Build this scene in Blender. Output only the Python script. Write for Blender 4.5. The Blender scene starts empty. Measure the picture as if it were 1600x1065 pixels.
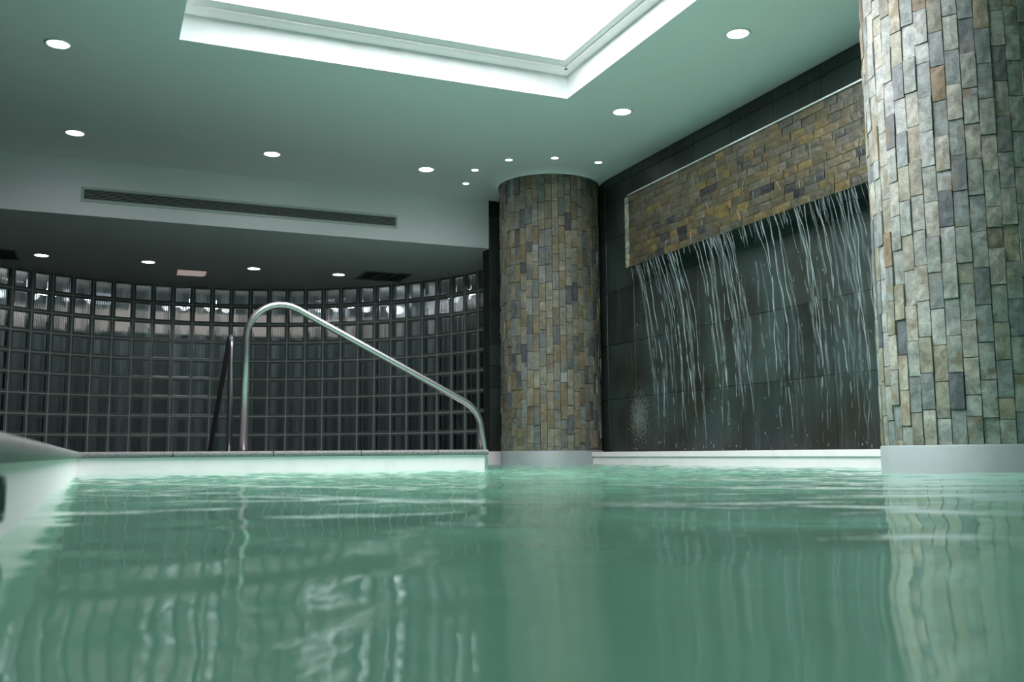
import bpy, bmesh, math, random
import numpy as np
from mathutils import Matrix, Vector

random.seed(7)
rng = np.random.default_rng(7)
sc = bpy.context.scene
COL = sc.collection
PI = math.pi

# ------------------------------------------------------------------ camera
CAM_Z = 0.09
def make_camera():
    f = 1500.0
    psi, pitch, roll = math.radians(23.2), math.atan(176 / f), 0.008
    fh = Vector((math.sin(psi), math.cos(psi), 0)); r = Vector((math.cos(psi), -math.sin(psi), 0)); u = Vector((0, 0, 1))
    F = fh * math.cos(pitch) + u * math.sin(pitch)
    U = u * math.cos(pitch) - fh * math.sin(pitch)
    R = r * math.cos(roll) - U * math.sin(roll)
    U = U * math.cos(roll) + r * math.sin(roll)
    cd = bpy.data.cameras.new('camera'); cd.sensor_width = 36; cd.lens = f / 1600 * 36
    cd.clip_start = 0.01; cd.clip_end = 60
    cd.dof.use_dof = True; cd.dof.focus_distance = 7.5; cd.dof.aperture_fstop = 5.6
    co = bpy.data.objects.new('camera', cd); COL.objects.link(co)
    m = Matrix((R, U, -F)).transposed().to_4x4(); m.translation = (0, 0, CAM_Z)
    co.matrix_world = m
    sc.camera = co
make_camera()

# ------------------------------------------------------------------ light, exposure
SKY_L = 12.0            # radiance of the lit ceiling panel
DOWN_W = 9.0           # watts of an ordinary downlight
SMALL_W = 3.0          # watts of a tiny spotlight
SOFFIT_W = 7.0
w = bpy.data.worlds.new('world'); sc.world = w; w.use_nodes = True
w.node_tree.nodes['Background'].inputs[0].default_value = (0.5, 0.7, 0.65, 1)
w.node_tree.nodes['Background'].inputs[1].default_value = 0.004
sc.view_settings.view_transform = 'Standard'; sc.view_settings.look = 'None'
sc.view_settings.exposure = 0.0; sc.view_settings.gamma = 1.0; sc.view_settings.use_curve_mapping = False
sc.cycles.use_denoising = True
sc.cycles.max_bounces = 10; sc.cycles.diffuse_bounces = 4; sc.cycles.glossy_bounces = 4
sc.cycles.transmission_bounces = 8; sc.cycles.transparent_max_bounces = 16
sc.cycles.sample_clamp_indirect = 4.0
sc.cycles.caustics_reflective = False; sc.cycles.caustics_refractive = False

# ------------------------------------------------------------------ room measures (metres, water at z = 0)
H = 2.44               # main ceiling
HS = 1.985             # low ceiling of the alcove
XW = 3.96              # waterfall wall
YF = 8.14              # bulkhead / back wall plane
XL = -0.10             # left pool edge
YC = 5.40              # far pool edge
XE = 2.13              # end of the far pool edge
ZD = 0.084             # deck under the coping
AC = (0.826, 8.33); AR = 2.86   # glass block arc
SX0, SX1, SY0, SY1 = 0.33, 2.785, 2.45, 5.53   # ceiling light well

# ------------------------------------------------------------------ helpers
class MB:
    def __init__(s): s.v = []; s.f = []; s.m = []
    def add(s, vs, fs, mi=0):
        o = len(s.v); s.v += [tuple(p) for p in vs]; s.f += [tuple(i + o for i in q) for q in fs]; s.m += [mi] * len(fs)
    def box(s, x0, x1, y0, y1, z0, z1, mi=0):
        vs = [(x, y, z) for z in (z0, z1) for y in (y0, y1) for x in (x0, x1)]
        s.add(vs, [(0, 2, 3, 1), (4, 5, 7, 6), (0, 1, 5, 4), (2, 6, 7, 3), (0, 4, 6, 2), (1, 3, 7, 5)], mi)
    def lathe(s, prof, n=48, a0=0, a1=2 * PI, cx=0, cy=0, mi=0):
        full = abs(a1 - a0 - 2 * PI) < 1e-6
        k = n if full else n + 1
        vs = []
        for i in range(k):
            a = a0 + (a1 - a0) * i / n
            vs += [(cx + r * math.cos(a), cy + r * math.sin(a), z) for r, z in prof]
        p = len(prof); fs = []
        for i in range(n):
            j = (i + 1) % k
            for q in range(p - 1):
                fs.append((i * p + q, j * p + q, j * p + q + 1, i * p + q + 1))
        s.add(vs, fs, mi)
    def disc(s, r, z, n=32, cx=0, cy=0, down=True, mi=0):
        vs = [(cx + r * math.cos(2 * PI * i / n), cy + r * math.sin(2 * PI * i / n), z) for i in range(n)]
        f = tuple(range(n)); s.add(vs, [f[::-1] if down else f], mi)
    def tube(s, pts, rad, n=10, cap=True, mi=0):
        pts = [Vector(p) for p in pts]
        rads = rad if hasattr(rad, '__len__') else [rad] * len(pts)
        prev = None; vs = []
        for i, p in enumerate(pts):
            t = (pts[min(i + 1, len(pts) - 1)] - pts[max(i - 1, 0)]).normalized()
            if prev is None:
                prev = t.orthogonal().normalized()
            nrm = (prev - t * prev.dot(t)).normalized(); prev = nrm
            b = t.cross(nrm)
            for k in range(n):
                a = 2 * PI * k / n
                vs.append(p + (nrm * math.cos(a) + b * math.sin(a)) * rads[i])
        fs = [(i * n + k, i * n + (k + 1) % n, (i + 1) * n + (k + 1) % n, (i + 1) * n + k) for i in range(len(pts) - 1) for k in range(n)]
        if cap:
            fs.append(tuple(range(n))[::-1]); fs.append(tuple((len(pts) - 1) * n + k for k in range(n)))
        s.add(vs, fs, mi)
    def mesh(s, name, mats, smooth=False):
        me = bpy.data.meshes.new(name); me.from_pydata(s.v, [], s.f); me.update()
        for mt in (mats if isinstance(mats, (list, tuple)) else [mats]): me.materials.append(mt)
        if len(me.materials) > 1: me.polygons.foreach_set('material_index', s.m)
        if smooth: me.polygons.foreach_set('use_smooth', [True] * len(me.polygons))
        return me
    def build(s, name, mats, parent=None, smooth=False, bevel=0):
        o = bpy.data.objects.new(name, s.mesh(name, mats, smooth)); COL.objects.link(o)
        if parent: o.parent = parent
        if bevel:
            b = o.modifiers.new('bevel', 'BEVEL'); b.width = bevel; b.segments = 3; b.limit_method = 'ANGLE'
        return o

def link(name, me, parent=None, loc=(0, 0, 0), rot=(0, 0, 0), scale=(1, 1, 1)):
    o = bpy.data.objects.new(name, me); COL.objects.link(o)
    o.location = loc; o.rotation_euler = rot; o.scale = scale
    if parent: o.parent = parent
    return o

def empty(name, loc=(0, 0, 0), rz=0):
    o = bpy.data.objects.new(name, None); COL.objects.link(o); o.location = loc; o.rotation_euler = (0, 0, rz)
    o.empty_display_size = 0.1
    return o

def tag(o, label, cat, group=None, kind=None):
    o['label'] = label; o['category'] = cat
    if group: o['group'] = group
    if kind: o['kind'] = kind
    return o

# ------------------------------------------------------------------ materials
def nodes_of(name):
    m = bpy.data.materials.new(name); m.use_nodes = True
    nt = m.node_tree; return m, nt, nt.nodes['Principled BSDF']
def N(nt, t, **kw):
    n = nt.nodes.new(t)
    for k, v in kw.items(): setattr(n, k, v)
    return n
def L(nt, a, b): nt.links.new(a, b)
def c4(c): return (c[0], c[1], c[2], 1)

def plain(name, col, rough=0.5, metal=0, spec=0.5, noise=None, bump=0, bscale=60):
    m, nt, b = nodes_of(name)
    b.inputs['Base Color'].default_value = c4(col); b.inputs['Roughness'].default_value = rough
    b.inputs['Metallic'].default_value = metal; b.inputs['Specular IOR Level'].default_value = spec
    g = None
    if noise or bump: g = N(nt, 'ShaderNodeNewGeometry')
    if noise:
        sc_, c2, lo, hi = noise
        n = N(nt, 'ShaderNodeTexNoise'); n.inputs['Scale'].default_value = sc_; n.inputs['Detail'].default_value = 6
        L(nt, g.outputs['Position'], n.inputs['Vector'])
        r = N(nt, 'ShaderNodeMapRange'); r.inputs[1].default_value = lo; r.inputs[2].default_value = hi
        L(nt, n.outputs['Fac'], r.inputs[0])
        mx = N(nt, 'ShaderNodeMix', data_type='RGBA'); mx.inputs[6].default_value = c4(col); mx.inputs[7].default_value = c4(c2)
        L(nt, r.outputs[0], mx.inputs[0]); L(nt, mx.outputs[2], b.inputs['Base Color'])
    if bump:
        n2 = N(nt, 'ShaderNodeTexNoise'); n2.inputs['Scale'].default_value = bscale; n2.inputs['Detail'].default_value = 5
        L(nt, g.outputs['Position'], n2.inputs['Vector'])
        bp = N(nt, 'ShaderNodeBump'); bp.inputs['Strength'].default_value = bump; bp.inputs['Distance'].default_value = 0.01
        L(nt, n2.outputs['Fac'], bp.inputs['Height']); L(nt, bp.outputs[0], b.inputs['Normal'])
    return m

def emit(name, col, strength):
    m = bpy.data.materials.new(name); m.use_nodes = True; nt = m.node_tree
    nt.nodes.remove(nt.nodes['Principled BSDF'])
    e = N(nt, 'ShaderNodeEmission'); e.inputs[0].default_value = c4(col); e.inputs[1].default_value = strength
    L(nt, e.outputs[0], nt.nodes['Material Output'].inputs[0])
    return m

def stone(name, palette, rough=0.6, stain=(0.20, 0.13, 0.06), stain_lo=0.55, stain_hi=0.68, nscale=16, bump=0.8):
    """split-face slate: one colour per tile, mottled, with brown stains"""
    m, nt, b = nodes_of(name)
    oi = N(nt, 'ShaderNodeObjectInfo'); ge = N(nt, 'ShaderNodeNewGeometry')
    ad = N(nt, 'ShaderNodeMath', operation='ADD'); L(nt, oi.outputs['Random'], ad.inputs[0]); L(nt, ge.outputs['Random Per Island'], ad.inputs[1])
    fr = N(nt, 'ShaderNodeMath', operation='FRACT'); L(nt, ad.outputs[0], fr.inputs[0])
    rp = N(nt, 'ShaderNodeValToRGB'); rp.color_ramp.interpolation = 'CONSTANT'
    els = rp.color_ramp.elements
    tot = sum(p[1] for p in palette); acc = 0
    for i, (col, wt) in enumerate(palette):
        if i == 0: e = els[0]; e.position = 0
        elif i == 1: e = els[1]; e.position = acc / tot
        else: e = els.new(acc / tot)
        e.color = c4(col); acc += wt
    L(nt, fr.outputs[0], rp.inputs[0])
    mu = N(nt, 'ShaderNodeVectorMath', operation='SCALE'); mu.inputs[3].default_value = 37.0
    cx = N(nt, 'ShaderNodeCombineXYZ')
    for k in range(3): L(nt, fr.outputs[0], cx.inputs[k])
    L(nt, cx.outputs[0], mu.inputs[0])
    av = N(nt, 'ShaderNodeVectorMath', operation='ADD'); L(nt, ge.outputs['Position'], av.inputs[0]); L(nt, mu.outputs[0], av.inputs[1])
    n1 = N(nt, 'ShaderNodeTexNoise'); n1.inputs['Scale'].default_value = nscale; n1.inputs['Detail'].default_value = 7; n1.inputs['Roughness'].default_value = 0.68; n1.inputs['Distortion'].default_value = 0.5
    L(nt, av.outputs[0], n1.inputs['Vector'])
    r1 = N(nt, 'ShaderNodeMapRange'); r1.inputs[1].default_value = 0.33; r1.inputs[2].default_value = 0.68; r1.inputs[3].default_value = 0.5; r1.inputs[4].default_value = 1.42
    L(nt, n1.outputs['Fac'], r1.inputs[0])
    m1 = N(nt, 'ShaderNodeMix', data_type='RGBA', blend_type='MULTIPLY'); m1.inputs[0].default_value = 1
    L(nt, rp.outputs[0], m1.inputs[6]); L(nt, r1.outputs[0], m1.inputs[7])
    n2 = N(nt, 'ShaderNodeTexNoise'); n2.inputs['Scale'].default_value = nscale * 0.55; n2.inputs['Detail'].default_value = 4; n2.inputs['Distortion'].default_value = 0.6
    av2 = N(nt, 'ShaderNodeVectorMath', operation='ADD'); av2.inputs[1].default_value = (9.1, 4.7, 2.3); L(nt, av.outputs[0], av2.inputs[0]); L(nt, av2.outputs[0], n2.inputs['Vector'])
    r2 = N(nt, 'ShaderNodeMapRange'); r2.inputs[1].default_value = stain_lo; r2.inputs[2].default_value = stain_hi; r2.inputs[4].default_value = 0.75
    L(nt, n2.outputs['Fac'], r2.inputs[0])
    m2 = N(nt, 'ShaderNodeMix', data_type='RGBA'); L(nt, r2.outputs[0], m2.inputs[0]); L(nt, m1.outputs[2], m2.inputs[6]); m2.inputs[7].default_value = c4(stain)
    # fine dark cleavage marks
    n5 = N(nt, 'ShaderNodeTexNoise'); n5.inputs['Scale'].default_value = nscale * 2.2; n5.inputs['Detail'].default_value = 6; n5.inputs['Distortion'].default_value = 2.2
    L(nt, av.outputs[0], n5.inputs['Vector'])
    d5 = N(nt, 'ShaderNodeMath', operation='SUBTRACT'); d5.inputs[1].default_value = 0.5; L(nt, n5.outputs['Fac'], d5.inputs[0])
    a5 = N(nt, 'ShaderNodeMath', operation='ABSOLUTE'); L(nt, d5.outputs[0], a5.inputs[0])
    r5 = N(nt, 'ShaderNodeMapRange'); r5.inputs[1].default_value = 0.0; r5.inputs[2].default_value = 0.035; r5.inputs[3].default_value = 0.62; r5.inputs[4].default_value = 1.0; L(nt, a5.outputs[0], r5.inputs[0])
    m5 = N(nt, 'ShaderNodeMix', data_type='RGBA', blend_type='MULTIPLY'); m5.inputs[0].default_value = 1
    L(nt, m2.outputs[2], m5.inputs[6]); L(nt, r5.outputs[0], m5.inputs[7])
    L(nt, m5.outputs[2], b.inputs['Base Color'])
    b.inputs['Roughness'].default_value = rough
    bp = N(nt, 'ShaderNodeBump'); bp.inputs['Strength'].default_value = bump; bp.inputs['Distance'].default_value = 0.006
    L(nt, n1.outputs['Fac'], bp.inputs['Height']); L(nt, bp.outputs[0], b.inputs['Normal'])
    return m

def slate_mat():
    """large dark wet slate tiles with brown algae patches and a pale lime bloom by the far corner"""
    m, nt, b = nodes_of('dark_slate')
    ge = N(nt, 'ShaderNodeNewGeometry'); oi = N(nt, 'ShaderNodeObjectInfo')
    n1 = N(nt, 'ShaderNodeTexNoise'); n1.inputs['Scale'].default_value = 2.3; n1.inputs['Detail'].default_value = 7
    L(nt, ge.outputs['Position'], n1.inputs['Vector'])
    r1 = N(nt, 'ShaderNodeValToRGB'); e = r1.color_ramp.elements
    e[0].position = 0.36; e[0].color = (0.018, 0.019, 0.014, 1); e[1].position = 0.60; e[1].color = (0.033, 0.045, 0.043, 1)
    L(nt, n1.outputs['Fac'], r1.inputs[0])
    rr = N(nt, 'ShaderNodeMapRange'); rr.inputs[3].default_value = 0.75; rr.inputs[4].default_value = 1.25; L(nt, oi.outputs['Random'], rr.inputs[0])
    mm = N(nt, 'ShaderNodeMix', data_type='RGBA', blend_type='MULTIPLY'); mm.inputs[0].default_value = 1
    L(nt, r1.outputs[0], mm.inputs[6]); L(nt, rr.outputs[0], mm.inputs[7])
    # vertical run marks, wet highlights put into the colour
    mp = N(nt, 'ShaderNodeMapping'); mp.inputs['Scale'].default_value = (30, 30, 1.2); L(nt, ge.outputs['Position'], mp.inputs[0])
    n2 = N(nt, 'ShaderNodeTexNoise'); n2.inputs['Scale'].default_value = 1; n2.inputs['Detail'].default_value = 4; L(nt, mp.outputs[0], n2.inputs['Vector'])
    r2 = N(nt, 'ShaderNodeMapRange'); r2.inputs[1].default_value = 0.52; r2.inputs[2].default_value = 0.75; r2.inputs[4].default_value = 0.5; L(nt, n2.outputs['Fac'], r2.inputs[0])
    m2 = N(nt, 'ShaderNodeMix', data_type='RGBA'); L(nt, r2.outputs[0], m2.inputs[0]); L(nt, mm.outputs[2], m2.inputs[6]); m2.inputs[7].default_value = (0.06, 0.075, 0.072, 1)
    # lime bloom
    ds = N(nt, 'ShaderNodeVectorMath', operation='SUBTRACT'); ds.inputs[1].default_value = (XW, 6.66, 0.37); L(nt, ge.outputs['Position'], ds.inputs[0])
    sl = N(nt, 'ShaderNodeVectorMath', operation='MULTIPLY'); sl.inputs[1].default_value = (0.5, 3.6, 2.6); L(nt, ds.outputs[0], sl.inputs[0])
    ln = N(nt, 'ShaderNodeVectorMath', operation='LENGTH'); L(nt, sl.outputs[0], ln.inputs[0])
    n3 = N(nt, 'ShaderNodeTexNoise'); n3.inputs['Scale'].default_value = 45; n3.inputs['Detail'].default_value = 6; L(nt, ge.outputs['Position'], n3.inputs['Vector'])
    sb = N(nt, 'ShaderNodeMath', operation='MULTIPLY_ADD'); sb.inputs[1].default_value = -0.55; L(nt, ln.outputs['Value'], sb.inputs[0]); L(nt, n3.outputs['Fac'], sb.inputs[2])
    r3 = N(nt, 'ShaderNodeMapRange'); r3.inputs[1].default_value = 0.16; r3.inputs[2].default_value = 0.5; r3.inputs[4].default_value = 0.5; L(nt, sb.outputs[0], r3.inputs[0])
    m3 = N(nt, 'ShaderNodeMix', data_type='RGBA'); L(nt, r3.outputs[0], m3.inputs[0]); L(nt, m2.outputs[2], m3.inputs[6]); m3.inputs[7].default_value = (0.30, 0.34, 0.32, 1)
    L(nt, m3.outputs[2], b.inputs['Base Color'])
    b.inputs['Roughness'].default_value = 0.42
    bp = N(nt, 'ShaderNodeBump'); bp.inputs['Strength'].default_value = 0.35; bp.inputs['Distance'].default_value = 0.01
    n4 = N(nt, 'ShaderNodeTexNoise'); n4.inputs['Scale'].default_value = 14; n4.inputs['Detail'].default_value = 6; L(nt, ge.outputs['Position'], n4.inputs['Vector'])
    L(nt, n4.outputs['Fac'], bp.inputs['Height']); L(nt, bp.outputs[0], b.inputs['Normal'])
    return m

def glass_mat():
    m, nt, b = nodes_of('ribbed_glass')
    b.inputs['Base Color'].default_value = (0.78, 0.87, 0.86, 1); b.inputs['Roughness'].default_value = 0.06
    b.inputs['IOR'].default_value = 1.45; b.inputs['Transmission Weight'].default_value = 1.0
    return m

def water_mat():
    """milky, chlorinated green pool water"""
    m, nt, b = nodes_of('pool_water')
    b.inputs['Base Color'].default_value = (0.245, 0.52, 0.385, 1); b.inputs['Roughness'].default_value = 0.015
    b.inputs['IOR'].default_value = 1.333
    ge = N(nt, 'ShaderNodeNewGeometry')
    n = N(nt, 'ShaderNodeTexNoise'); n.inputs['Scale'].default_value = 22; n.inputs['Detail'].default_value = 3
    L(nt, ge.outputs['Position'], n.inputs['Vector'])
    bp = N(nt, 'ShaderNodeBump'); bp.inputs['Strength'].default_value = 0.03; bp.inputs['Distance'].default_value = 0.02
    L(nt, n.outputs['Fac'], bp.inputs['Height']); L(nt, bp.outputs[0], b.inputs['Normal'])
    return m

def fall_mat(name, alpha):
    m = bpy.data.materials.new(name); m.use_nodes = True; nt = m.node_tree; b = nt.nodes['Principled BSDF']
    b.inputs['Base Color'].default_value = (0.62, 0.70, 0.72, 1); b.inputs['Roughness'].default_value = 0.15
    b.inputs['IOR'].default_value = 1.33; b.inputs['Alpha'].default_value = alpha
    return m

M = {}
M['paint'] = plain('white_paint', (0.87, 0.80, 0.845), 0.7)
M['pool'] = plain('white_pool_render', (0.91, 0.77, 0.81), 0.45, noise=(9, (0.83, 0.71, 0.75), 0.5, 0.75), bump=0.1, bscale=30)
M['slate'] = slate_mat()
M['slate_joint'] = plain('dark_joint', (0.012, 0.015, 0.014), 0.8)
M['grout'] = plain('glass_block_mortar', (0.44, 0.48, 0.45), 0.6)
M['glass'] = glass_mat()
M['glass_rim'] = plain('glass_block_edge', (0.15, 0.175, 0.17), 0.22)
M['steel'] = plain('brushed_steel', (0.47, 0.42, 0.435), 0.33, metal=1.0)
M['granite'] = plain('grey_granite', (0.215, 0.19, 0.195), 0.6, noise=(130, (0.085, 0.075, 0.077), 0.48, 0.68), bump=0.3, bscale=120)
M['deck'] = plain('deck_tile', (0.05, 0.055, 0.055), 0.5, noise=(6, (0.035, 0.04, 0.04), 0.4, 0.7))
M['water'] = water_mat()
M['fall'] = fall_mat('falling_water', 0.21)
M['mist'] = fall_mat('thin_falling_water', 0.055)
M['riser'] = plain('bright_white_riser', (0.95, 0.94, 0.945), 0.6)
M['skirt'] = plain('grey_white_skirting', (0.34, 0.355, 0.365), 0.5, noise=(7, (0.28, 0.31, 0.31), 0.5, 0.75))
M['core'] = plain('pillar_mortar', (0.05, 0.05, 0.045), 0.9)
M['metal_dark'] = plain('grille_metal', (0.27, 0.28, 0.28), 0.5)
M['metal_grey'] = plain('grille_frame', (0.50, 0.53, 0.52), 0.5)
M['black'] = plain('black_void', (0.004, 0.005, 0.005), 0.9)
M['trim_white'] = plain('lamp_trim', (0.75, 0.76, 0.76), 0.4)
M['lens'] = emit('lamp_lens', (0.93, 0.95, 1.0), 24.0)
M['panel'] = emit('lit_ceiling_panel', (0.90, 0.985, 1.0), SKY_L)
M['frame_grey'] = plain('light_well_frame', (0.88, 0.79, 0.81), 0.6)
M['hatch'] = emit('pink_hatch_glow', (1.0, 0.82, 0.76), 0.32)  # hatch cover brightness added as emission
M['corridor'] = plain('corridor_plaster', (0.22, 0.27, 0.275), 0.8)
M['added_strip'] = plain('added_strip_paint', (0.52, 0.62, 0.63), 0.7)
M['lens_dim'] = emit('corridor_lamp_lens', (0.9, 0.94, 1.0), 1.0)
M['corridor_ceiling'] = plain('corridor_ceiling_paint', (0.7, 0.74, 0.70), 0.8)
M['dark_wall'] = plain('rear_wall_plaster', (0.10, 0.115, 0.115), 0.7)
M['weir'] = plain('weir_metal', (0.75, 0.78, 0.78), 0.3, metal=0.7)
PAL = [((0.320, 0.305, 0.279), 16), ((0.272, 0.269, 0.249), 14), ((0.367, 0.326, 0.287), 14), ((0.287, 0.254, 0.204), 10), ((0.216, 0.218, 0.219), 9),
       ((0.320, 0.261, 0.204), 6), ((0.160, 0.160, 0.170), 6), ((0.247, 0.211, 0.173), 6), ((0.352, 0.333, 0.324), 14), ((0.216, 0.145, 0.098), 3), ((0.112, 0.113, 0.129), 2)]
M['stone'] = stone('split_slate', PAL, stain_lo=0.57, stain_hi=0.70)
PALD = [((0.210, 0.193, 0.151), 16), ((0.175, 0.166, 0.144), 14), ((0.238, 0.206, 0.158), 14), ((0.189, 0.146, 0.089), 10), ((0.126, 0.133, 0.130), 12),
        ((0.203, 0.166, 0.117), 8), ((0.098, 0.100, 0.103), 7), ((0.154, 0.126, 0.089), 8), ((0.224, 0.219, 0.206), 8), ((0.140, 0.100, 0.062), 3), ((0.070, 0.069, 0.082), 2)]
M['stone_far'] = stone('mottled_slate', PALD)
PALW = [((0.090, 0.072, 0.039), 16), ((0.072, 0.062, 0.041), 14), ((0.109, 0.081, 0.037), 12), ((0.061, 0.056, 0.041), 12), ((0.090, 0.078, 0.055), 12),
        ((0.144, 0.103, 0.037), 7), ((0.035, 0.037, 0.037), 4), ((0.105, 0.091, 0.065), 8), ((0.129, 0.083, 0.039), 4), ((0.020, 0.020, 0.024), 2)]
M['stone_wet'] = stone('wet_slate', PALW, rough=0.32, stain=(0.055, 0.04, 0.022), stain_lo=0.5, stain_hi=0.7, nscale=20, bump=0.6)
M['stone_dry'] = stone('dry_slate_edge', [((0.34, 0.34, 0.28), 3), ((0.26, 0.26, 0.22), 3), ((0.38, 0.34, 0.24), 2), ((0.06, 0.06, 0.07), 1)])

# ------------------------------------------------------------------ the shell
XR0, YR0 = -2.45, -2.2          # far left and rear limits of the hall
# main ceiling with the light well cut out
mb = MB()
for (x0, x1, y0, y1) in ((XR0, SX0, YR0, YF), (SX1, XW + 0.2, YR0, YF), (SX0, SX1, YR0, SY0), (SX0, SX1, SY1, YF)):
    mb.box(x0, x1, y0, y1, H, H + 0.16)
o = mb.build('ceiling', M['paint']); tag(o, 'pale plaster main ceiling above the pool, tinted green', 'ceiling', kind='structure')
# soft plaster cove where the far pillar meets the ceiling
PC = (3.545, 7.43); PN = (3.545, 3.04); PR = 0.43
mb = MB(); prof = [(0.44, H - 0.035)] + [(0.44 + 0.13 * (1 - math.cos(t)), H - 0.035 + 0.036 * math.sin(t)) for t in np.linspace(0.15, PI / 2, 7)]
mb.lathe(prof, 64, cx=PC[0], cy=PC[1]); mb.build('cove_ring', M['paint'], o, smooth=True)
# light well
lw = empty('light_well', ((SX0 + SX1) / 2, (SY0 + SY1) / 2, H))
tag(lw, 'large rectangular lit light well in the ceiling over the pool', 'ceiling light')
cx, cy = lw.location.x, lw.location.y
hx, hy = (SX1 - SX0) / 2, (SY1 - SY0) / 2
RZ = 0.158
mb = MB()
mb.box(-hx - 0.02, -hx, -hy, hy, 0.001, RZ); mb.box(hx, hx + 0.02, -hy, hy, 0.001, RZ)
mb.box(-hx, hx, hy, hy + 0.02, 0.001, RZ); mb.box(-hx, hx, -hy - 0.02, -hy, 0.001, RZ)
mb.build('riser', M['riser'], lw)
FX, FY = 0.13, 0.23
mb = MB()
mb.box(-hx, -hx + FX, -hy, hy, RZ, RZ + 0.03); mb.box(hx - FX, hx, -hy, hy, RZ, RZ + 0.03)
mb.box(-hx + FX, hx - FX, hy - FY, hy, RZ, RZ + 0.03); mb.box(-hx + FX, hx - FX, -hy, -hy + FY, RZ, RZ + 0.03)
fr = mb.build('panel_frame', M['frame_grey'], lw)
mb = MB()
mb.box(-hx + FX * 0.45, hx - FX * 0.45, hy - FY * 0.62, hy - FY * 0.50, RZ - 0.012, RZ)
mb.box(hx - FX * 0.6, hx - FX * 0.48, -hy + FY, hy - FY * 0.5, RZ - 0.012, RZ)
mb.build('frame_bead', M['frame_grey'], fr)
mb = MB(); mb.box(-hx + FX, hx - FX, -hy + FY, hy - FY, RZ + 0.02, RZ + 0.028); mb.build('light_panel', M['panel'], lw)

# low alcove ceiling with its front bulkhead
mb = MB(); mb.box(XR0, 3.262, YF, YF + 0.12, HS, H + 0.16); mb.box(XR0, XW + 0.2, YF + 0.12, 8.4, HS, HS + 0.08)
pr = []
n = 48
vs = []; fs = []
for i in range(n + 1):
    a = PI * i / n
    vs += [(AC[0] + (AR + 0.14) * math.cos(a), max(8.4, AC[1] + (AR + 0.14) * math.sin(a)), HS), (AC[0] + (AR + 0.14) * math.cos(a), 8.4, HS)]
for i in range(n): fs.append((2 * i, 2 * i + 1, 2 * i + 3, 2 * i + 2))
mb.add(vs, fs); mb.add([(x, y, z + 0.08) for x, y, z in vs], [f[::-1] for f in fs])
o = mb.build('ceiling_alcove', M['paint']); tag(o, 'low shaded ceiling and pale bulkhead in front of the glass block alcove', 'ceiling', kind='structure')

# corridor behind the glass blocks
mb = MB(); mb.lathe([(AR + 1.55, 0.0), (AR + 1.55, 2.16)], 40, -0.15, PI + 0.15, AC[0], AC[1])
o = mb.build('wall_corridor', M['corridor'], smooth=True); tag(o, 'dim curved corridor wall seen through the glass blocks', 'wall', kind='structure')
pm = MB(); pm.box(-0.035, 0.035, -0.035, 0.0, 0.0, 2.15); pm = pm.mesh('added_strip', M['added_strip'])
for k in range(46):  # pale strips added so each glass rib shows a light line
    a = math.radians(-2 + 4.0 * k)
    link('added_strip', pm, o, (AC[0] + (AR + 1.53) * math.cos(a), AC[1] + (AR + 1.53) * math.sin(a), 0), (0, 0, a - PI / 2))
mb = MB(); mb.lathe([(AR + 0.04, 2.15), (AR + 1.6, 2.15)], 40, -0.15, PI + 0.15, AC[0], AC[1])
o = mb.build('ceiling_corridor', M['corridor_ceiling']); tag(o, 'pale corridor ceiling glimpsed through the top glass blocks', 'ceiling', kind='structure')

# deck and pool walls
mb = MB()
mb.box(XR0, XL, YR0, YF + 5.0, -0.6, ZD)
mb.box(XL, XE, YC, YF + 5.0, -0.6, ZD)
mb.box(XE, XW + 0.2, YF, YF + 5.0, -0.6, ZD)
o = mb.build('pool_wall', M['pool']); tag(o, 'white rendered pool wall rising out of the green water', 'pool wall', kind='structure')
mb = MB(); mb.box(XR0, XL - 0.28, YR0, YC + 0.28, ZD, 0.104); mb.box(XR0, XE - 0.2, YC + 0.28, YF + 3.4, ZD, 0.104); mb.box(XE - 0.2, XW, YF + 0.16, YF + 3.4, ZD, 0.104)
o = mb.build('floor', M['deck']); tag(o, 'dark tiled deck behind the pool coping', 'floor', kind='structure')

# coping stones
def coping_mesh(length, name):
    """bull-nosed slab lying along +x, nose towards -y"""
    t0, t1, d = ZD + 0.001, 0.1155, 0.28
    r = (t1 - t0) / 2; zc = (t0 + t1) / 2
    prof = [(d, t0), (d, t1)] + [(0.0 - 0.022 + r - r * math.sin(a), zc + r * math.cos(a)) for a in np.linspace(0, PI, 9)]
    k = len(prof); m_ = MB(); vs = []
    for x in (0.002, length - 0.002): vs += [(x, y, z) for y, z in prof]
    fs = [(i, (i + 1) % k, k + (i + 1) % k, k + i) for i in range(k)] + [tuple(range(k))[::-1], tuple(range(k, 2 * k))]
    m_.add(vs, fs); me = m_.mesh(name, M['granite']); me.polygons.foreach_set('use_smooth', [False] * len(me.polygons)); return me
tr = empty('trim_1', (XL, YC, ZD)); tag(tr, 'straight grey granite coping along the far pool edge by the handrail', 'coping', kind='structure')
cuts = [0.0, 0.46, 0.98, 1.47, 1.93, XE - XL + 0.02]
for a, b in zip(cuts[:-1], cuts[1:]):
    link('coping_stone', coping_mesh(b - a, 'coping_stone'), tr, (a, 0, -ZD))
tr2 = empty('trim_2', (XL, YC, ZD)); tag(tr2, 'grey granite coping of the near pool edge at the far left', 'coping', kind='structure')
y = 0.30
for k in range(12):
    ln = 0.60
    # runs towards -y with its nose towards +x
    link('coping_stone', coping_mesh(ln, 'coping_stone'), tr2, (0, -y + 0.30 - ln, -ZD), (0, 0, PI / 2))
    y += ln

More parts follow.
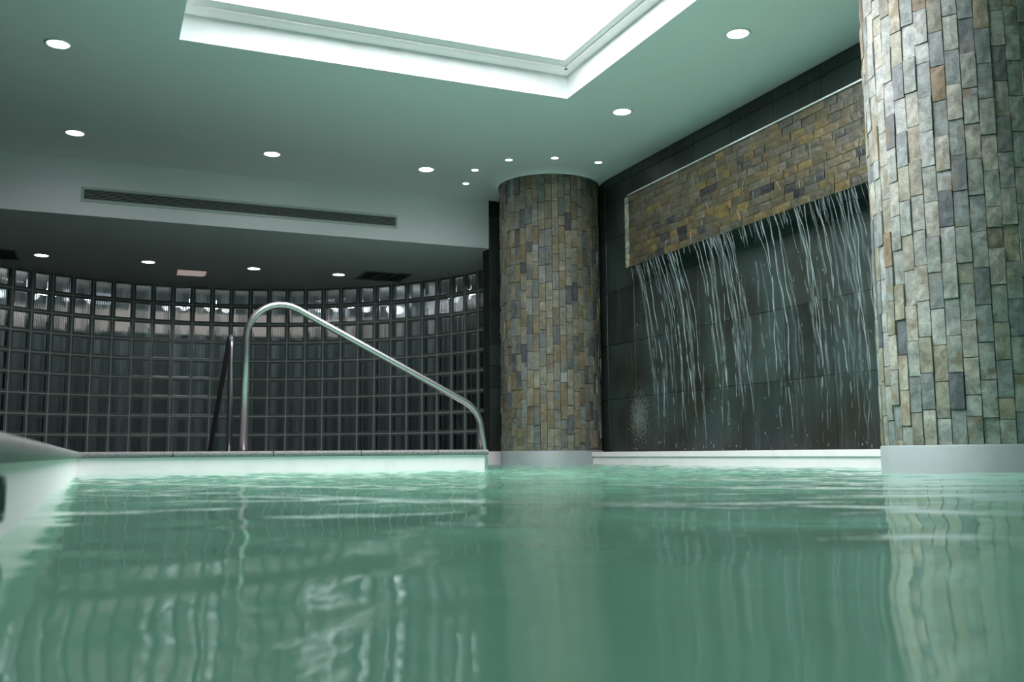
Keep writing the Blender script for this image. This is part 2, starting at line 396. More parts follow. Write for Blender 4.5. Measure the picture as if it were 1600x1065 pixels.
# rear and left walls that close the hall
mb = MB(); mb.box(XR0 - 0.1, XR0, YR0, YF + 5, -0.6, H + 0.2); o = mb.build('wall_left', M['dark_wall']); tag(o, 'dark side wall of the pool hall beyond the left deck', 'wall', kind='structure')
mb = MB(); mb.box(XR0 - 0.1, XW + 0.3, YR0 - 0.1, YR0, -0.6, H + 0.2); o = mb.build('wall_rear', M['dark_wall']); tag(o, 'dark rear wall of the pool hall behind the viewer', 'wall', kind='structure')

# waterfall wall of large slate tiles
wr = MB(); wr.box(XW + 0.006, XW + 0.2, YR0, YF + 0.2, -0.6, H + 0.16)
wr = wr.build('wall_right', M['slate_joint']); tag(wr, 'dark wet slate tiled wall behind the waterfall', 'wall', kind='structure')
def slab(w_, h_, t, name, seed):
    r_ = random.Random(seed); g = 0.0011; m_ = MB(); ch = 0.003
    v0 = [(0, -w_ / 2 + g, -h_ / 2 + g), (0, w_ / 2 - g, -h_ / 2 + g), (0, w_ / 2 - g, h_ / 2 - g), (0, -w_ / 2 + g, h_ / 2 - g)]
    v1 = [(-t + ch, y_, z_) for _, y_, z_ in v0]
    v2 = [(-t + r_.uniform(-0.0015, 0.0015), y_ * (1 - 2 * ch / w_), z_ * (1 - 2 * ch / h_)) for _, y_, z_ in v0]
    fs = []
    for i in range(4):
        j = (i + 1) % 4
        fs += [(i, 4 + i, 4 + j, j), (4 + i, 8 + i, 8 + j, 4 + j)]
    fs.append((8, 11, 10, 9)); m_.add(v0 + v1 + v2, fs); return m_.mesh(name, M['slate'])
PT = 0.455
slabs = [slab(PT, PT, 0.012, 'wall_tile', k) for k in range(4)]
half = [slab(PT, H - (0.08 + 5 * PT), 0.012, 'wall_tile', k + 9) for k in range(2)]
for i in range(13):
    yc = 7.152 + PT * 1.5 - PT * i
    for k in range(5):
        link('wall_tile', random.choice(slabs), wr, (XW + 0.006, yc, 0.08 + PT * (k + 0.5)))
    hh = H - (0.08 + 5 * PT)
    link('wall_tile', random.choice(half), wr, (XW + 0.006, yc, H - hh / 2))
# dark tiled pier between the alcove and the far pillar
wc = MB(); wc.box(3.262, XW, YF - 0.005, YF + 0.15, -0.6, H + 0.1)
wc = wc.build('wall_corner', M['slate_joint']); tag(wc, 'narrow dark tiled pier between the glass blocks and far pillar', 'wall', kind='structure')
sm = [slab(0.34, 0.2, 0.012, 'wall_tile', k + 20) for k in range(3)]
for k in range(12):
    for i in range(2):
        zc = 0.09 + 0.2 * (k + 0.5)
        if zc + 0.1 > H: break
        link('wall_tile', random.choice(sm), wc, (3.262 + 0.17 + 0.34 * i, YF - 0.005, zc), (0, 0, PI / 2))

# white curbs at the foot of the walls
mb = MB(); mb.box(3.73, XW - 0.02, 2.2, 7.5, -0.6, 0.060); mb.box(3.718, 3.78, 2.2, 7.5, 0.060, 0.098); mb.box(3.78, XW - 0.02, 2.2, 7.5, 0.06, 0.075)
o = mb.build('trim_3', M['pool'], bevel=0.004); tag(o, 'white gutter curb catching the waterfall along the slate wall', 'curb', kind='structure')
mb = MB(); mb.box(XE, XW, YF - 0.16, YF - 0.02, -0.6, 0.112)
o = mb.build('trim_4', M['pool'], bevel=0.004); tag(o, 'white curb at the foot of the dark pier behind the far pillar', 'curb', kind='structure')

# ------------------------------------------------------------------ glass block wall
PITCH = 0.208; DTH = PITCH / AR; NCOL, NROW = 33, 9
TH0 = math.radians(13.4) - DTH
gw = MB()
J = 0.007
def arcpt(a, r): return (AC[0] + r * math.cos(a), AC[1] + r * math.sin(a))
for i in range(NCOL + 1):                     # upright joints
    a = TH0 + DTH * i; da = J / AR
    q = [arcpt(a - da, AR), arcpt(a + da, AR), arcpt(a + da, AR + 0.085), arcpt(a - da, AR + 0.085)]
    vs = [(x, y_, 0.10) for x, y_ in q] + [(x, y_, HS) for x, y_ in q]
    gw.add(vs, [(0, 1, 5, 4), (1, 2, 6, 5), (2, 3, 7, 6), (3, 0, 4, 7)])
for k in range(NROW + 1):                     # bed joints
    z = HS - PITCH * k
    for i in range(NCOL):
        a0, a1 = TH0 + DTH * i + J / AR, TH0 + DTH * (i + 1) - J / AR
        q = [arcpt(a0, AR), arcpt(a1, AR), arcpt(a1, AR + 0.085), arcpt(a0, AR + 0.085)]
        z0, z1 = z - J, min(z + J, HS)
        gw.add([(x, y_, z0) for x, y_ in q] + [(x, y_, z1) for x, y_ in q], [(0, 1, 2, 3), (7, 6, 5, 4), (0, 4, 5, 1), (2, 6, 7, 3)])
gwall = gw.build('wall_back', M['grout']); tag(gwall, 'curved wall of ribbed square glass blocks behind the handrails', 'wall', kind='structure')
def glass_block():
    """block facing -y: dark moulded rim, recessed ribbed pane, flat back"""
    m_ = MB(); s = PITCH / 2 - J; r = s - 0.019; t = 0.075; rec = 0.010; NR = 9
    # rim front ring
    o_ = [(-s, 0.002, -s), (s, 0.002, -s), (s, 0.002, s), (-s, 0.002, s)]
    o1 = [(x * 0.955, -0.002, z * 0.955) for x, _, z in o_]
    i_ = [(-r, -0.001, -r), (r, -0.001, -r), (r, -0.001, r), (-r, -0.001, r)]
    d_ = [(x, rec + 0.006, z) for x, _, z in i_]
    b_ = [(x, t, z) for x, _, z in o_]
    allv = o_ + o1 + i_ + d_ + b_
    fs = []
    for k in range(4):
        j = (k + 1) % 4
        fs += [(k, j, 4 + j, 4 + k), (4 + k, 4 + j, 8 + j, 8 + k), (8 + k, 8 + j, 12 + j, 12 + k), (j, k, 16 + k, 16 + j)]
    m_.add(allv, fs, 0)
    # ribbed pane: closed solid so that it refracts
    xs = np.linspace(-r, r, NR * 4 + 1); v = []; f = []
    for q, x in enumerate(xs):
        y_ = rec - 0.0062 * abs(math.sin(PI * NR * (x + r) / (2 * r)))
        v += [(x, y_, -r), (x, y_, r), (x, t - 0.004, -r), (x, t - 0.004, r)]
    for q in range(len(xs) - 1):
        a, b = 4 * q, 4 * q + 4
        f += [(a, b, b + 1, a + 1), (a + 2, a + 3, b + 3, b + 2)]
    m_.add(v, f, 1)
    return m_.mesh('glass_block', [M['glass_rim'], M['glass']])
gb = glass_block()
for k in range(NROW):
    for i in range(NCOL):
        a = TH0 + DTH * (i + 0.5); x, y_ = arcpt(a, AR + 0.004)
        link('glass_block', gb, gwall, (x, y_, HS - PITCH * (k + 0.5)), (0, 0, a - PI / 2))
# corridor lamps, and blush strips added for the glow seen through the blocks
def corridor_glow(a, z, wd, ht, col, st, label):
    x, y_ = arcpt(a, AR + 1.50); t = empty('wall_glow', (x, y_, z), a - PI / 2); tag(t, label, 'lamp', 'lamps glowing behind the glass blocks')
    m_ = MB(); m_.box(-wd / 2 - 0.02, wd / 2 + 0.02, 0.0, 0.045, -ht / 2 - 0.015, ht / 2 + 0.015); m_.build('glow_housing', M['metal_grey'], t)
    m_ = MB(); n_ = 8
    for q in range(n_):
        a0, a1 = PI * q / n_, PI * (q + 1) / n_
        m_.add([(-wd / 2, -0.03 * math.sin(a0), -ht / 2 * math.cos(a0)), (wd / 2, -0.03 * math.sin(a0), -ht / 2 * math.cos(a0)),
                (wd / 2, -0.03 * math.sin(a1), -ht / 2 * math.cos(a1)), (-wd / 2, -0.03 * math.sin(a1), -ht / 2 * math.cos(a1))], [(0, 1, 2, 3)])
    m_.build('diffuser', emit('diffuser_glow', col, st), t, smooth=True)
D_ = math.radians
for a, nm in ((105, 'left end of the blush-white glow'), (93, 'middle left of the blush-white glow'), (81, 'middle right of the blush-white glow'), (70, 'right end of the blush-white glow')):
    corridor_glow(D_(a), 1.76, 0.70, 0.27, (1.0, 0.86, 0.82), 0.34, 'soft blush-white glow strip added behind the glass blocks, ' + nm)
for a, z, wd, st, nm in ((111, 2.0, 0.16, 1.6, 'blue-white lamp behind the glass blocks at the left'), (58, 1.93, 0.22, 1.1, 'blue-white lamp behind the glass blocks above the rail slope'),
                  (38, 2.0, 0.35, 1.2, 'blue-white lamp behind the glass blocks left of the far pillar'), (26, 1.95, 0.25, 0.9, 'blue-white lamp behind the glass blocks beside the dark pier')):
    corridor_glow(D_(a), z, wd, 0.14, (0.82, 0.88, 1.0), st, nm)
def corridor_downlight(a, label):
    x, y_ = arcpt(a, AR + 0.8); t = empty('corridor_downlight', (x, y_, 2.15)); tag(t, label, 'downlight', 'downlights in the corridor behind the glass')
    m_ = MB(); m_.lathe([(0.075, 0), (0.075, -0.006), (0.06, -0.008), (0.058, -0.002)], 24); m_.build('trim_ring', M['trim_white'], t, smooth=True)
    m_ = MB(); m_.disc(0.058, -0.003); m_.build('lens', M['lens_dim'], t)
    ld = bpy.data.lights.new('lamp_light', 'POINT'); ld.energy = 3.5; ld.shadow_soft_size = 0.05; ld.color = (0.93, 0.96, 1)
    lo = bpy.data.objects.new('lamp_light', ld); COL.objects.link(lo); lo.parent = t; lo.location = (0, 0, -0.28)
for a, nm in ((112, 'leftmost of the four corridor downlights behind the glass blocks'), (87, 'second from left corridor downlight behind the glass blocks'), (58, 'third from left corridor downlight behind the glass blocks'), (30, 'rightmost corridor downlight behind the glass blocks, near the pillar')):
    corridor_downlight(D_(a), nm)

# ------------------------------------------------------------------ stone pillars
def tile_mesh(w_, h_, t, seed, mat, name='stone_tile'):
    """rough split-face tile facing -y, 40 triangles"""
    r_ = random.Random(seed); nx, nz = 2, 4; m_ = MB(); vs = []; idx = {}
    tx, tz = r_.uniform(-0.0015, 0.0015), r_.uniform(-0.0012, 0.0012)
    for j in range(nz + 1):
        for i in range(nx + 1):
            u, v = i / nx, j / nz; edge = i in (0, nx) or j in (0, nz)
            x = (u - 0.5) * w_; z = (v - 0.5) * h_
            x += r_.uniform(-0.0009, 0.0009); z += r_.uniform(-0.0012, 0.0012)
            y_ = -t + r_.uniform(-0.0007, 0.0007) + (0.0016 if edge else 0) + tx * (u - 0.5) * 2 + tz * (v - 0.5) * 2
            idx[i, j] = len(vs); vs.append((x, y_, z))
    fs = [(idx[i, j], idx[i + 1, j], idx[i + 1, j + 1], idx[i, j + 1]) for i in range(nx) for j in range(nz)]
    per = [(i, 0) for i in range(nx)] + [(nx, j) for j in range(nz)] + [(i, nz) for i in range(nx, 0, -1)] + [(0, j) for j in range(nz, 0, -1)]
    base = len(vs)
    for p in per:
        x, y_, z = vs[idx[p]]; vs.append((x, 0.004, z))
    k = len(per)
    for q in range(k): fs.append((idx[per[(q + 1) % k]], idx[per[q]], base + q, base + (q + 1) % k))
    m_.add(vs, fs); return m_.mesh(name, mat)

def join_meshes(name, items, mat, parent):
    m_ = MB()
    for me, mat4 in items:
        m_.add([mat4 @ v.co for v in me.vertices], [tuple(p.vertices) for p in me.polygons])
    return m_.build(name, mat, parent)

def pillar(c, label, mat, z0, keep, ncol, seed):
    rr = random.Random(seed)
    t = empty('stone_pillar', (c[0], c[1], 0)); tag(t, label, 'pillar', 'stone clad round pillars')
    m_ = MB(); m_.lathe([(PR - 0.016, z0 - 0.01), (PR - 0.016, H)], 64); m_.build('pillar_core', M['core'], t, smooth=True)
    m_ = MB(); m_.lathe([(PR - 0.02, z0 + 0.001), (PR + 0.002, z0), (PR + 0.007, z0 - 0.006), (PR + 0.007, -0.5)], 72); m_.build('skirting', M['skirt'], t, smooth=True)
    pw = 2 * PI * PR / ncol; g = 0.0036
    full = [tile_mesh(pw - g, 0.150 - g, 0.013, seed * 50 + k, mat) for k in range(10)]
    short = [tile_mesh(pw - g, 0.085 - g, 0.013, seed * 50 + 30 + k, mat) for k in range(4)]
    tiles = []
    for i in range(ncol):
        a = 2 * PI * (i + 0.5) / ncol
        z = z0 - rr.uniform(0, 0.14)
        while z < H:
            sh = rr.random() < 0.13
            h_ = 0.085 if sh else 0.150
            lo, hi = max(z, z0), min(z + h_, H)
            if hi - lo > 0.012:
                R_ = PR - 0.013 + rr.uniform(-0.004, 0.005)
                tiles.append((a, (lo + hi) / 2, (hi - lo) / h_, rr.choice(short if sh else full), R_, rr.gauss(0, 0.006)))
            z += h_
    def facing(q):
        a = q[0]; px, py = c[0] + PR * math.cos(a), c[1] + PR * math.sin(a)
        d = Vector((-px, -py)).normalized(); return d.x * math.cos(a) + d.y * math.sin(a)
    def bearing(q):                         # angle right of the view axis, to leave what is off to the right out of the count
        a = q[0]; px, py = c[0] + PR * math.cos(a), c[1] + PR * math.sin(a)
        return math.degrees(math.atan2(px, py)) - 23.2
    tiles.sort(key=lambda q: -facing(q) if bearing(q) < 30 else 9)
    rest = []
    for n_, (a, zc, sz, me, R_, tw) in enumerate(tiles):
        loc = (R_ * math.cos(a), R_ * math.sin(a), zc)
        if n_ < keep and facing(tiles[n_]) > -0.02:
            link('stone_tile', me, t, loc, (0, tw, a + PI / 2), (1, 1, sz))
        else:
            rest.append((me, Matrix.Translation(loc) @ Matrix.Rotation(a + PI / 2, 4, 'Z') @ Matrix.Diagonal((1, 1, sz, 1))))
    o_ = join_meshes('stone_cladding', rest, mat, t); o_['kind'] = 'stuff'
    return t
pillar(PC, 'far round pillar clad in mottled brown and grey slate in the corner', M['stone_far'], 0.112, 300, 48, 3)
pillar(PN, 'near round pillar clad in pale grey slate at the right edge', M['stone'], 0.112, 300, 46, 5)

# ------------------------------------------------------------------ waterfall panel
BZ0, BZ1, BX, BY0, BY1 = 1.522, 2.085, 3.73, 3.50, 6.44
wp = empty('waterfall_panel', (BX, BY0, BZ0)); tag(wp, 'wet ochre slate panel jutting from the wall that sheds the waterfall', 'waterfall panel')
m_ = MB(); m_.box(0.014, XW - BX - 0.014, 0, BY1 - BY0, 0.004, BZ1 - BZ0 - 0.004); m_.build('panel_body', M['slate_joint'], wp)
m_ = MB(); m_.box(-0.012, XW - BX - 0.014, 0, BY1 - BY0 - 0.07, BZ1 - BZ0 - 0.003, BZ1 - BZ0 + 0.006); m_.build('weir_strip', M['weir'], wp)
NRB = 11; rh = (BZ1 - BZ0 - 0.004) / NRB; g = 0.0016
tf = {}
for wd in (0.075, 0.10, 0.125):
    tf[wd] = [tile_mesh(rh - g, wd - g, 0.012, 500 + int(wd * 1000) + k, M['stone_wet']) for k in range(5)]
td = [tile_mesh(rh - g, 0.06, 0.012, 700 + k, M['stone_dry']) for k in range(4)]
cands = []
for j in range(NRB):
    yy = BY1 - BY0 - 0.062
    zc = rh * (j + 0.5) + 0.002
    cands.append((0.062, BY1 - BY0 - 0.031, zc, random.choice(td), 0))
    yy -= random.uniform(0, 0.05)
    first = True
    while yy > 0.02:
        wd = random.choice((0.075, 0.10, 0.10, 0.125, 0.125))
        top = BY1 - BY0 - 0.062 if first else yy
        cands.append((wd, top - wd / 2, zc, random.choice(tf[wd]), random.uniform(-0.0015, 0.003))); first = False
        yy = top - wd
# tile meshes face -y and stand on end: turn them to face -x and lie along y
rot = Matrix.Rotation(-PI / 2, 4, 'Z') @ Matrix.Rotation(PI / 2, 4, 'Y')
eul = rot.to_euler()
vis = sorted(cands, key=lambda q: q[1] if q[1] > 0.33 else 50 + q[1])
rest = []
for n_, (wd, yc, zc, me, dx) in enumerate(vis):
    loc = (0.013 - dx, yc, zc)
    if n_ < 300 and yc > 0.31: link('stone_tile', me, wp, loc, eul)
    else: rest.append((me, Matrix.Translation(loc) @ rot))
o = join_meshes('stone_cladding', rest, M['stone_wet'], wp); o['kind'] = 'stuff'

# ------------------------------------------------------------------ falling water
def stream(mb, y, r0, z_end, seed, sway=0.02, breakup=0.0, start=None):
    r_ = random.Random(seed)
    z0 = BZ0 + 0.004 if start is None else start
    n_ = max(6, int((z0 - z_end) / 0.022)); pts = []; rad = []
    ph = r_.uniform(0, 6); ph2 = r_.uniform(0, 6); dy = r_.uniform(-1, 1) * sway; k1 = r_.uniform(4, 9)
    back = r_.uniform(0.10, 0.215)
    segs = []
    for i in range(n_ + 1):
        z = z0 + (z_end - z0) * i / n_
        d = (BZ0 - z)
        x = BX - 0.004 + back * (1 - math.exp(-2.0 * max(d, 0)))
        yy = y + dy * d + 0.016 * math.sin(k1 * d + ph) * min(1, d * 3) + 0.004 * math.sin(27 * d + ph2)
        w_ = r0 * (0.45 + 0.6 * math.sin(19 * d + ph) ** 2 + 0.5 * r_.random()) * min(1.0, 0.15 + 2.6 * (1 - i / n_))
        if breakup and d > 0.25 and r_.random() < breakup * d:
            if len(pts) > 2: segs.append((pts, rad))
            pts, rad = [], []
            continue
        pts.append((min(x, XW - 0.012), yy, z)); rad.append(w_)
    if len(pts) > 2: segs.append((pts, rad))
    for p, q in segs:
        q[0] *= 0.3; q[-1] *= 0.3
        mb.tube(p, q, 5, cap=False)
mb = MB(); rs = random.Random(31)
mains = [6.22, 6.12, 6.03, 5.90, 5.81, 5.69, 5.45, 5.19, 5.11, 4.75, 4.68, 4.42, 4.355, 4.26, 4.09, 4.0, 3.95]
for k, y in enumerate(mains):
    stream(mb, y, rs.uniform(0.0022, 0.0044), rs.uniform(0.09, 0.2), 900 + k * 3, 0.05, 0.16)
    if k % 2 == 0:                            # a second strand that leans into the first
        stream(mb, y + rs.choice((-1, 1)) * rs.uniform(0.04, 0.09), rs.uniform(0.002, 0.0035), rs.uniform(0.7, 1.0), 901 + k * 3, 0.10, 0.05)
for k in range(14):
    stream(mb, rs.uniform(3.5, 6.38), rs.uniform(0.0012, 0.0022), rs.uniform(0.1, 0.9), 2000 + k, 0.10, 0.3)
for k in range(60):                           # short drips hanging from the lip
    stream(mb, rs.choice((rs.uniform(4.6, 5.5), rs.uniform(3.5, 6.40))), rs.uniform(0.0010, 0.0024), BZ0 - rs.uniform(0.03, 0.16), 3000 + k, 0.25)
for k in range(16):                           # trickles over the face of the panel
    y = rs.uniform(3.7, 6.2); z = rs.uniform(BZ0 + 0.1, BZ1 - 0.05); ln = rs.uniform(0.04, 0.16); lean = rs.uniform(-0.05, 0.05)
    mb.tube([(BX - 0.006 - 0.004 * math.sin(PI * t), y + lean * (1 - t) ** 2, z - ln * t) for t in np.linspace(0, 1, 7)], [0.0008, 0.002, 0.0022, 0.002, 0.0018, 0.0014, 0.0006], 5, cap=False)
for k in range(260):                          # drops: under the weir, in the fall and bouncing off the gutter
    kind = rs.random()
    if kind < 0.4: p = (BX - 0.006 - rs.random() * 0.01, rs.uniform(3.6, 5.6), BZ1 - 0.008 - abs(rs.gauss(0, 0.02))); r_ = rs.uniform(0.0012, 0.0028)
    elif kind < 0.8: p = (rs.uniform(3.76, 3.93), rs.uniform(3.5, 6.4), rs.uniform(0.1, 1.4)); r_ = rs.uniform(0.0014, 0.003)
    else: p = (rs.uniform(3.72, 3.93), rs.uniform(3.6, 6.4), 0.1 + abs(rs.gauss(0, 0.04))); r_ = rs.uniform(0.0014, 0.0035)
    h_ = r_ * rs.uniform(1, 4) if kind > 0.4 else r_
    mb.tube([(p[0], p[1], p[2] + h_), (p[0], p[1], p[2]), (p[0], p[1], p[2] - h_)], [r_ * 0.4, r_, r_ * 0.4], 5)
o = mb.build('waterfall', M['fall'], smooth=True); tag(o, 'thin white streams of water falling from the ochre slate panel', 'waterfall', kind='stuff')
mb = MB()
for k in range(70):
    y = rs.choice(mains) + rs.gauss(0, 0.10) if rs.random() < 0.6 else rs.uniform(3.5, 6.38)
    stream(mb, y, rs.uniform(0.003, 0.008), rs.uniform(0.08, 0.5), 5000 + k, 0.05, 0.12, start=rs.choice((None, rs.uniform(0.6, 1.3))))
ms = mb.build('water_veil', M['mist'], o, smooth=True); ms['kind'] = 'stuff'

# ------------------------------------------------------------------ pool water
def build_water():
    xs = np.linspace(XL - 0.02, XW - 0.03, 430)
    ys = [-2.2, -1.6, -1.0, -0.6, -0.3, -0.1]
    y = 0.0
    while y < YF - 0.05:
        ys.append(y); y += 0.009 + 0.0021 * y
    ys.append(YF - 0.03); ys = np.array(ys)
    X, Y = np.meshgrid(xs, ys)
    Z = np.zeros_like(X)
    def wave(lam, ang, amp, ph):
        k = 2 * PI / lam
        return amp * np.sin(k * (X * math.cos(ang) + Y * math.sin(ang)) + ph)
    r_ = np.random.default_rng(11)
    for lam_lo, lam_hi, n_, slope in ((0.7, 1.3, 8, 0.0055), (0.34, 0.7, 12, 0.0056), (0.16, 0.34, 14, 0.0030), (0.08, 0.16, 14, 0.0010)):
        for _ in range(n_):
            lam = r_.uniform(lam_lo, lam_hi); ang = r_.uniform(0, 2 * PI)
            Z += wave(lam, ang, slope * lam / (2 * PI), r_.uniform(0, 6.3))
    # livelier water close to the gutter and in the far half, disturbed by the fall
    lively = np.zeros_like(X)
    for _ in range(26):
        lam = r_.uniform(0.07, 0.22); ang = r_.uniform(-1.3, 1.3) + PI
        lively += wave(lam, ang, 0.0055 * lam / (2 * PI), r_.uniform(0, 6.3))
    wgt = np.clip((X - 1.4) / 2.3, 0, 1) * 0.9 + np.clip((Y - 1.3) / 2.5, 0, 1) * 2.1
    Z += lively * wgt
    roll = np.zeros_like(X)                   # low wavelets running from the fall end of the pool towards the near end
    for _ in range(18):
        lam = r_.uniform(0.10, 0.34); ang = math.radians(66) + r_.uniform(-0.6, 0.6)
        roll += wave(lam, ang, 0.0052 * lam / (2 * PI), r_.uniform(0, 6.3))
    Z += roll * np.clip((Y - 0.3) / 1.6, 0.12, 1)
    nx, ny = len(xs), len(ys)
    co = np.stack([X, Y, Z], -1).reshape(-1, 3)
    i = np.arange(nx - 1); j = np.arange(ny - 1)
    I, J_ = np.meshgrid(i, j); a = (J_ * nx + I).ravel()
    faces = np.stack([a, a + 1, a + nx + 1, a + nx], -1)
    keep = ~((co[a, 0] < XE - 0.03) & (co[a, 1] > YC + 0.03))      # no water under the far deck
    faces = faces[keep]
    me = bpy.data.meshes.new('pool_water'); me.from_pydata(co.tolist(), [], faces.tolist()); me.update()
    me.polygons.foreach_set('use_smooth', [True] * len(me.polygons)); me.materials.append(M['water'])
    o_ = bpy.data.objects.new('pool_water', me); COL.objects.link(o_)
    tag(o_, 'rippled milky green pool water filling the foreground', 'water', kind='stuff')
build_water()

# ------------------------------------------------------------------ handrails
def rounded(pts, rads, n_=10):
    pts = [Vector(p) for p in pts]; out = [pts[0]]
    for i in range(1, len(pts) - 1):
        a, b, c = pts[i - 1], pts[i], pts[i + 1]; u = (a - b).normalized(); v = (c - b).normalized()
        half_ = math.acos(max(-1, min(1, u.dot(v)))) / 2; r = rads[i - 1]; d = r / math.tan(half_)
        ctr = b + (u + v).normalized() * (r / math.sin(half_)); p0, p1 = b + u * d, b + v * d
        e0, e1 = (p0 - ctr), (p1 - ctr); ang = e0.angle(e1)
        for k in range(n_ + 1):
            t = k / n_
            out.append(ctr + (e0 * math.sin((1 - t) * ang) + e1 * math.sin(t * ang)) / math.sin(ang))
    out.append(pts[-1]); return out
def handrail(base, pts, rads, label, flanges):
    t = empty('handrail', base); tag(t, label, 'handrail', 'steel pool handrails')
    m_ = MB(); m_.tube(rounded(pts, rads), 0.0205, 20); m_.build('rail_tube', M['steel'], t, smooth=True)
    for f in flanges:
        m_ = MB(); m_.lathe([(0.021, 0.016), (0.030, 0.014), (0.045, 0.006), (0.046, 0.0)], 28, cx=f[0], cy=f[1]); ob = m_.build('base_flange', M['steel'], t, smooth=True); ob.location.z = f[2]
handrail((0.75, 5.63, 0.104),
         [(0.0, 0, 0.0), (0.0, 0, 0.93), (0.19, 0, 0.91), (1.43, 0, 0.262), (1.515, 0, -0.35)][:1] + [(0.005, 0, 0.985), (1.435, 0, 0.262), (1.51, 0, -0.40)],
         [0.20, 0.20], 'polished steel handrail sloping down into the pool from the far coping', [(0, 0, 0)])
handrail((0.89, 7.45, 0.104),
         [(0, 0, 0), (0, 0.0, 0.97), (0, 1.42, -0.02)], [0.085], 'smaller dark steel handrail on the deck behind the sloping rail', [(0, 0, 0)])

# ------------------------------------------------------------------ downlights
def downlight(x, y, z, r, watts, label, group, aim=None):
    t = empty('downlight', (x, y, z)); tag(t, label, 'downlight', group)
    m_ = MB(); m_.lathe([(r * 1.22, 0.0), (r * 1.22, -0.003), (r * 1.1, -0.006), (r * 1.0, -0.006), (r * 0.98, -0.002)], 32); m_.build('trim_ring', M['trim_white'], t, smooth=True)
    m_ = MB()
    m_.lathe([(r * 0.99, -0.003), (r * 0.7, -0.006), (r * 0.3, -0.008), (0.0005, -0.0085)], 32); m_.build('lens', M['lens'], t, smooth=True)
    ld = bpy.data.lights.new('lamp_light', 'SPOT'); ld.energy = watts; ld.spot_size = math.radians(105); ld.spot_blend = 0.8; ld.shadow_soft_size = r * 0.8
    ld.color = (0.93, 0.96, 1.0)
    lo = bpy.data.objects.new('lamp_light', ld); COL.objects.link(lo); lo.parent = t; lo.location = (0, 0, -0.012 - r * 0.02)
G1 = 'downlights in the main ceiling'
for (x, y), lb in (((-0.304, 5.847), 'round downlight at the upper left corner of the picture'), ((-0.25, 7.477), 'round downlight at the far left, above the long air grille'),
                   ((1.158, 7.45), 'round downlight above the middle of the long air grille'), ((2.407, 7.394), 'round downlight above the right end of the long air grille'),
                   ((3.245, 5.602), 'round downlight beside the light well corner, nearer the far pillar'), ((3.232, 4.263), 'round downlight right of the light well, nearest the near pillar')):
    downlight(x, y, H, 0.060, DOWN_W, lb, G1)
G2 = 'tiny spotlights ringing the far pillar'
for (x, y), lb in (((2.859, 7.665), 'tiny spotlight, lowest and leftmost of the ring around the far pillar'), ((2.789, 7.262), 'tiny spotlight, second from left in the ring around the far pillar'),
                   ((2.942, 6.90), 'tiny spotlight, third from left in the ring around the far pillar'), ((3.265, 6.717), 'tiny spotlight, fourth from left, directly above the far pillar'),
                   ((3.646, 6.693), 'tiny spotlight, rightmost of the ring around the far pillar')):
    downlight(x, y, H, 0.028, SMALL_W, lb, G2)
G3 = 'downlights in the low alcove ceiling'
for (x, y), lb in (((-0.569, 9.92), 'oval-looking downlight, leftmost in the low ceiling before the glass blocks'), ((0.375, 9.90), 'downlight in the low ceiling just left of the pinkish ceiling hatch'),
                   ((1.38, 9.88), 'downlight in the low ceiling just right of the pinkish ceiling hatch'), ((2.258, 9.90), 'downlight in the low ceiling beside the square air grille')):
    downlight(x, y, HS, 0.060, SOFFIT_W, lb, G3)

# ------------------------------------------------------------------ air grilles and hatch
vx0, vx1, vz0, vz1 = -0.205, 2.38, 2.098, 2.216
t = empty('air_grille', ((vx0 + vx1) / 2, YF, (vz0 + vz1) / 2)); tag(t, 'long slim linear air grille set in the pale bulkhead', 'air grille')
hw, hh = (vx1 - vx0) / 2, (vz1 - vz0) / 2; fb = 0.019
m_ = MB(); m_.box(-hw, hw, -0.010, 0, hh - fb, hh); m_.box(-hw, hw, -0.010, 0, -hh, -hh + fb); m_.box(-hw, -hw + fb, -0.010, 0, -hh + fb, hh - fb); m_.box(hw - fb, hw, -0.010, 0, -hh + fb, hh - fb)
m_.build('grille_frame', M['metal_grey'], t, bevel=0.002)
m_ = MB(); m_.box(-hw + fb, hw - fb, -0.002, 0.0005, -hh + fb, hh - fb); m_.build('grille_back', M['black'], t)
sl = MB(); sl.add([(-hw + fb, -0.008, -0.0035), (hw - fb, -0.008, -0.0035), (hw - fb, -0.002, 0.0035), (-hw + fb, -0.002, 0.0035),
                   (-hw + fb, -0.0095, -0.0025), (hw - fb, -0.0095, -0.0025), (hw - fb, -0.0035, 0.0045), (-hw + fb, -0.0035, 0.0045)],
                  [(0, 1, 2, 3), (7, 6, 5, 4), (0, 4, 5, 1), (2, 6, 7, 3), (0, 3, 7, 4), (1, 5, 6, 2)])
slm = sl.mesh('slat', M['metal_dark'])
for k in range(7): link('slat', slm, t, (0, 0, -hh + fb + 0.0055 + k * (2 * hh - 2 * fb - 0.011) / 6))

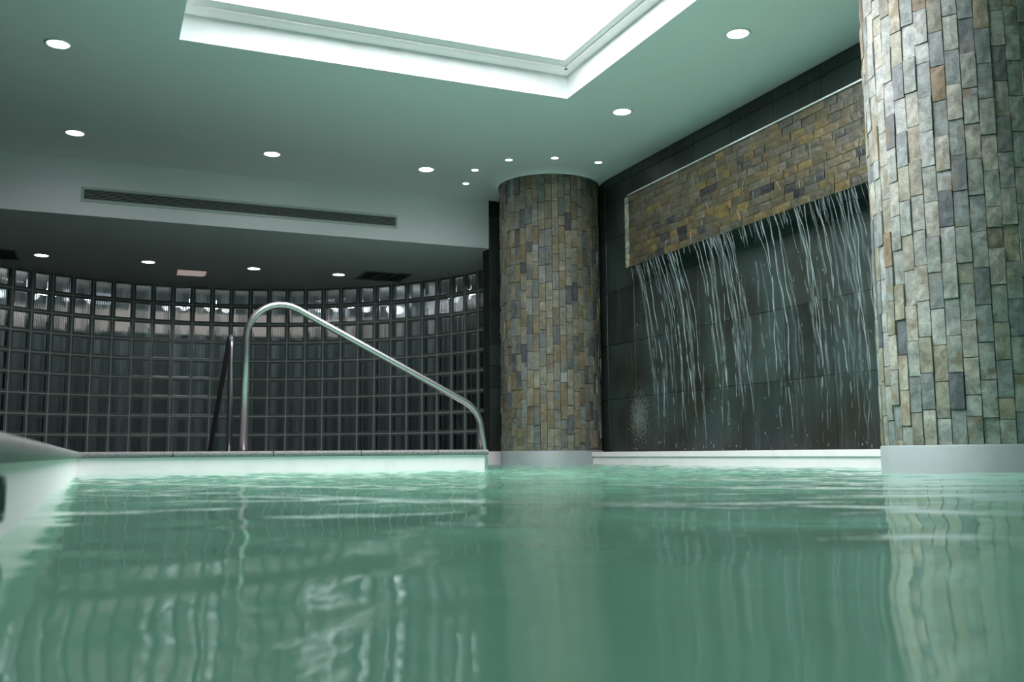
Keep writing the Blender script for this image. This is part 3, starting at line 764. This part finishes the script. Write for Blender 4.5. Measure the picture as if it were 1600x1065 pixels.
def ceiling_grille(x0, x1, y0, y1, label):
    cx_, cy_ = (x0 + x1) / 2, (y0 + y1) / 2; a, b = (x1 - x0) / 2, (y1 - y0) / 2
    t_ = empty('ceiling_grille', (cx_, cy_, HS)); tag(t_, label, 'air grille', 'square grilles in the low ceiling')
    q = 0.018; m_ = MB()
    m_.box(-a, a, b - q, b, -0.010, 0); m_.box(-a, a, -b, -b + q, -0.010, 0); m_.box(-a, -a + q, -b + q, b - q, -0.010, 0); m_.box(a - q, a, -b + q, b - q, -0.010, 0)
    m_.build('grille_frame', M['metal_dark'], t_)
    m_ = MB(); m_.box(-a + q, a - q, -b + q, b - q, -0.001, 0); m_.build('grille_back', M['metal_dark'], t_)
    for s in (-1, 1):
        m_ = MB(); m_.box(s * a / 3 - 0.006, s * a / 3 + 0.006, -b + q, b - q, -0.010, -0.001); m_.build('divider', M['metal_dark'], t_)
    ms_ = MB(); ms_.add([(-a + q, -0.008, -0.008), (a - q, -0.008, -0.008), (a - q, 0.006, -0.002), (-a + q, 0.006, -0.002)], [(0, 1, 2, 3)])
    me = ms_.mesh('slat', M['metal_dark'])
    n_ = 16
    for k in range(n_): link('slat', me, t_, (0, -b + q + (k + 0.5) * (2 * b - 2 * q) / n_, 0))
ceiling_grille(2.47, 2.97, 9.58, 10.08, 'dark square grille in the low ceiling near the far pillar')
ceiling_grille(-1.27, -0.77, 9.74, 10.22, 'dark square grille in the low ceiling at the left edge')

t = empty('ceiling_hatch', (0.81, 10.32, HS)); tag(t, 'pinkish rectangular hatch hanging ajar in the low ceiling, with an added glow', 'ceiling hatch')
m_ = MB()
for (x0, x1, y0, y1) in ((-0.15, 0.15, 0.13, 0.15), (-0.15, 0.15, -0.15, -0.13), (-0.15, -0.13, -0.13, 0.13), (0.13, 0.15, -0.13, 0.13)): m_.box(x0, x1, y0, y1, -0.006, 0)
m_.build('hatch_frame', M['metal_dark'], t)
m_ = MB(); m_.box(-0.13, 0.13, -0.13, 0.13, -0.002, 0); m_.build('hatch_recess', M['black'], t)
m_ = MB(); m_.box(-0.14, 0.14, 0.0, 0.17, -0.006, 0.0); hp = m_.build('hatch_cover', M['hatch'], t, bevel=0.001); hp.location = (0, -0.13, -0.006); hp.rotation_euler = (math.radians(-7), 0, 0)  # hatch cover with an added glow to lift it from the dark ceiling
m_ = MB(); m_.box(0.12, 0.145, 0.135, 0.172, -0.022, -0.006); m_.build('latch', M['metal_dark'], hp)

# ------------------------------------------------------------------ fitting on the near left pool wall
t = empty('pool_fitting', (XL, 1.20, 0.045)); tag(t, 'dark green slotted fitting on the pool wall at the left edge', 'pool fitting')
m_ = MB(); n_ = 20; ring = []
for k in range(n_):
    a = 2 * PI * k / n_; sx = 0.030 * math.copysign(abs(math.cos(a)) ** 0.6, math.cos(a)); sz = 0.026 * math.copysign(abs(math.sin(a)) ** 0.6, math.sin(a)); ring.append((sx, sz))
vs = [(0, y_, z_) for y_, z_ in ring] + [(0.006, y_ * 0.95, z_ * 0.95) for y_, z_ in ring] + [(0.006, y_ * 0.72, z_ * 0.72) for y_, z_ in ring] + [(0.001, y_ * 0.68, z_ * 0.68) for y_, z_ in ring]
fs = [(q * n_ + k, q * n_ + (k + 1) % n_, (q + 1) * n_ + (k + 1) % n_, (q + 1) * n_ + k) for q in range(3) for k in range(n_)]
m_.add(vs, fs); m_.build('fitting_rim', plain('dark_green_plastic', (0.03, 0.09, 0.06), 0.4), t)
m_ = MB(); m_.add([(0.0012, y_ * 0.70, z_ * 0.70) for y_, z_ in ring], [tuple(range(n_))]); m_.build('slot', M['black'], t)
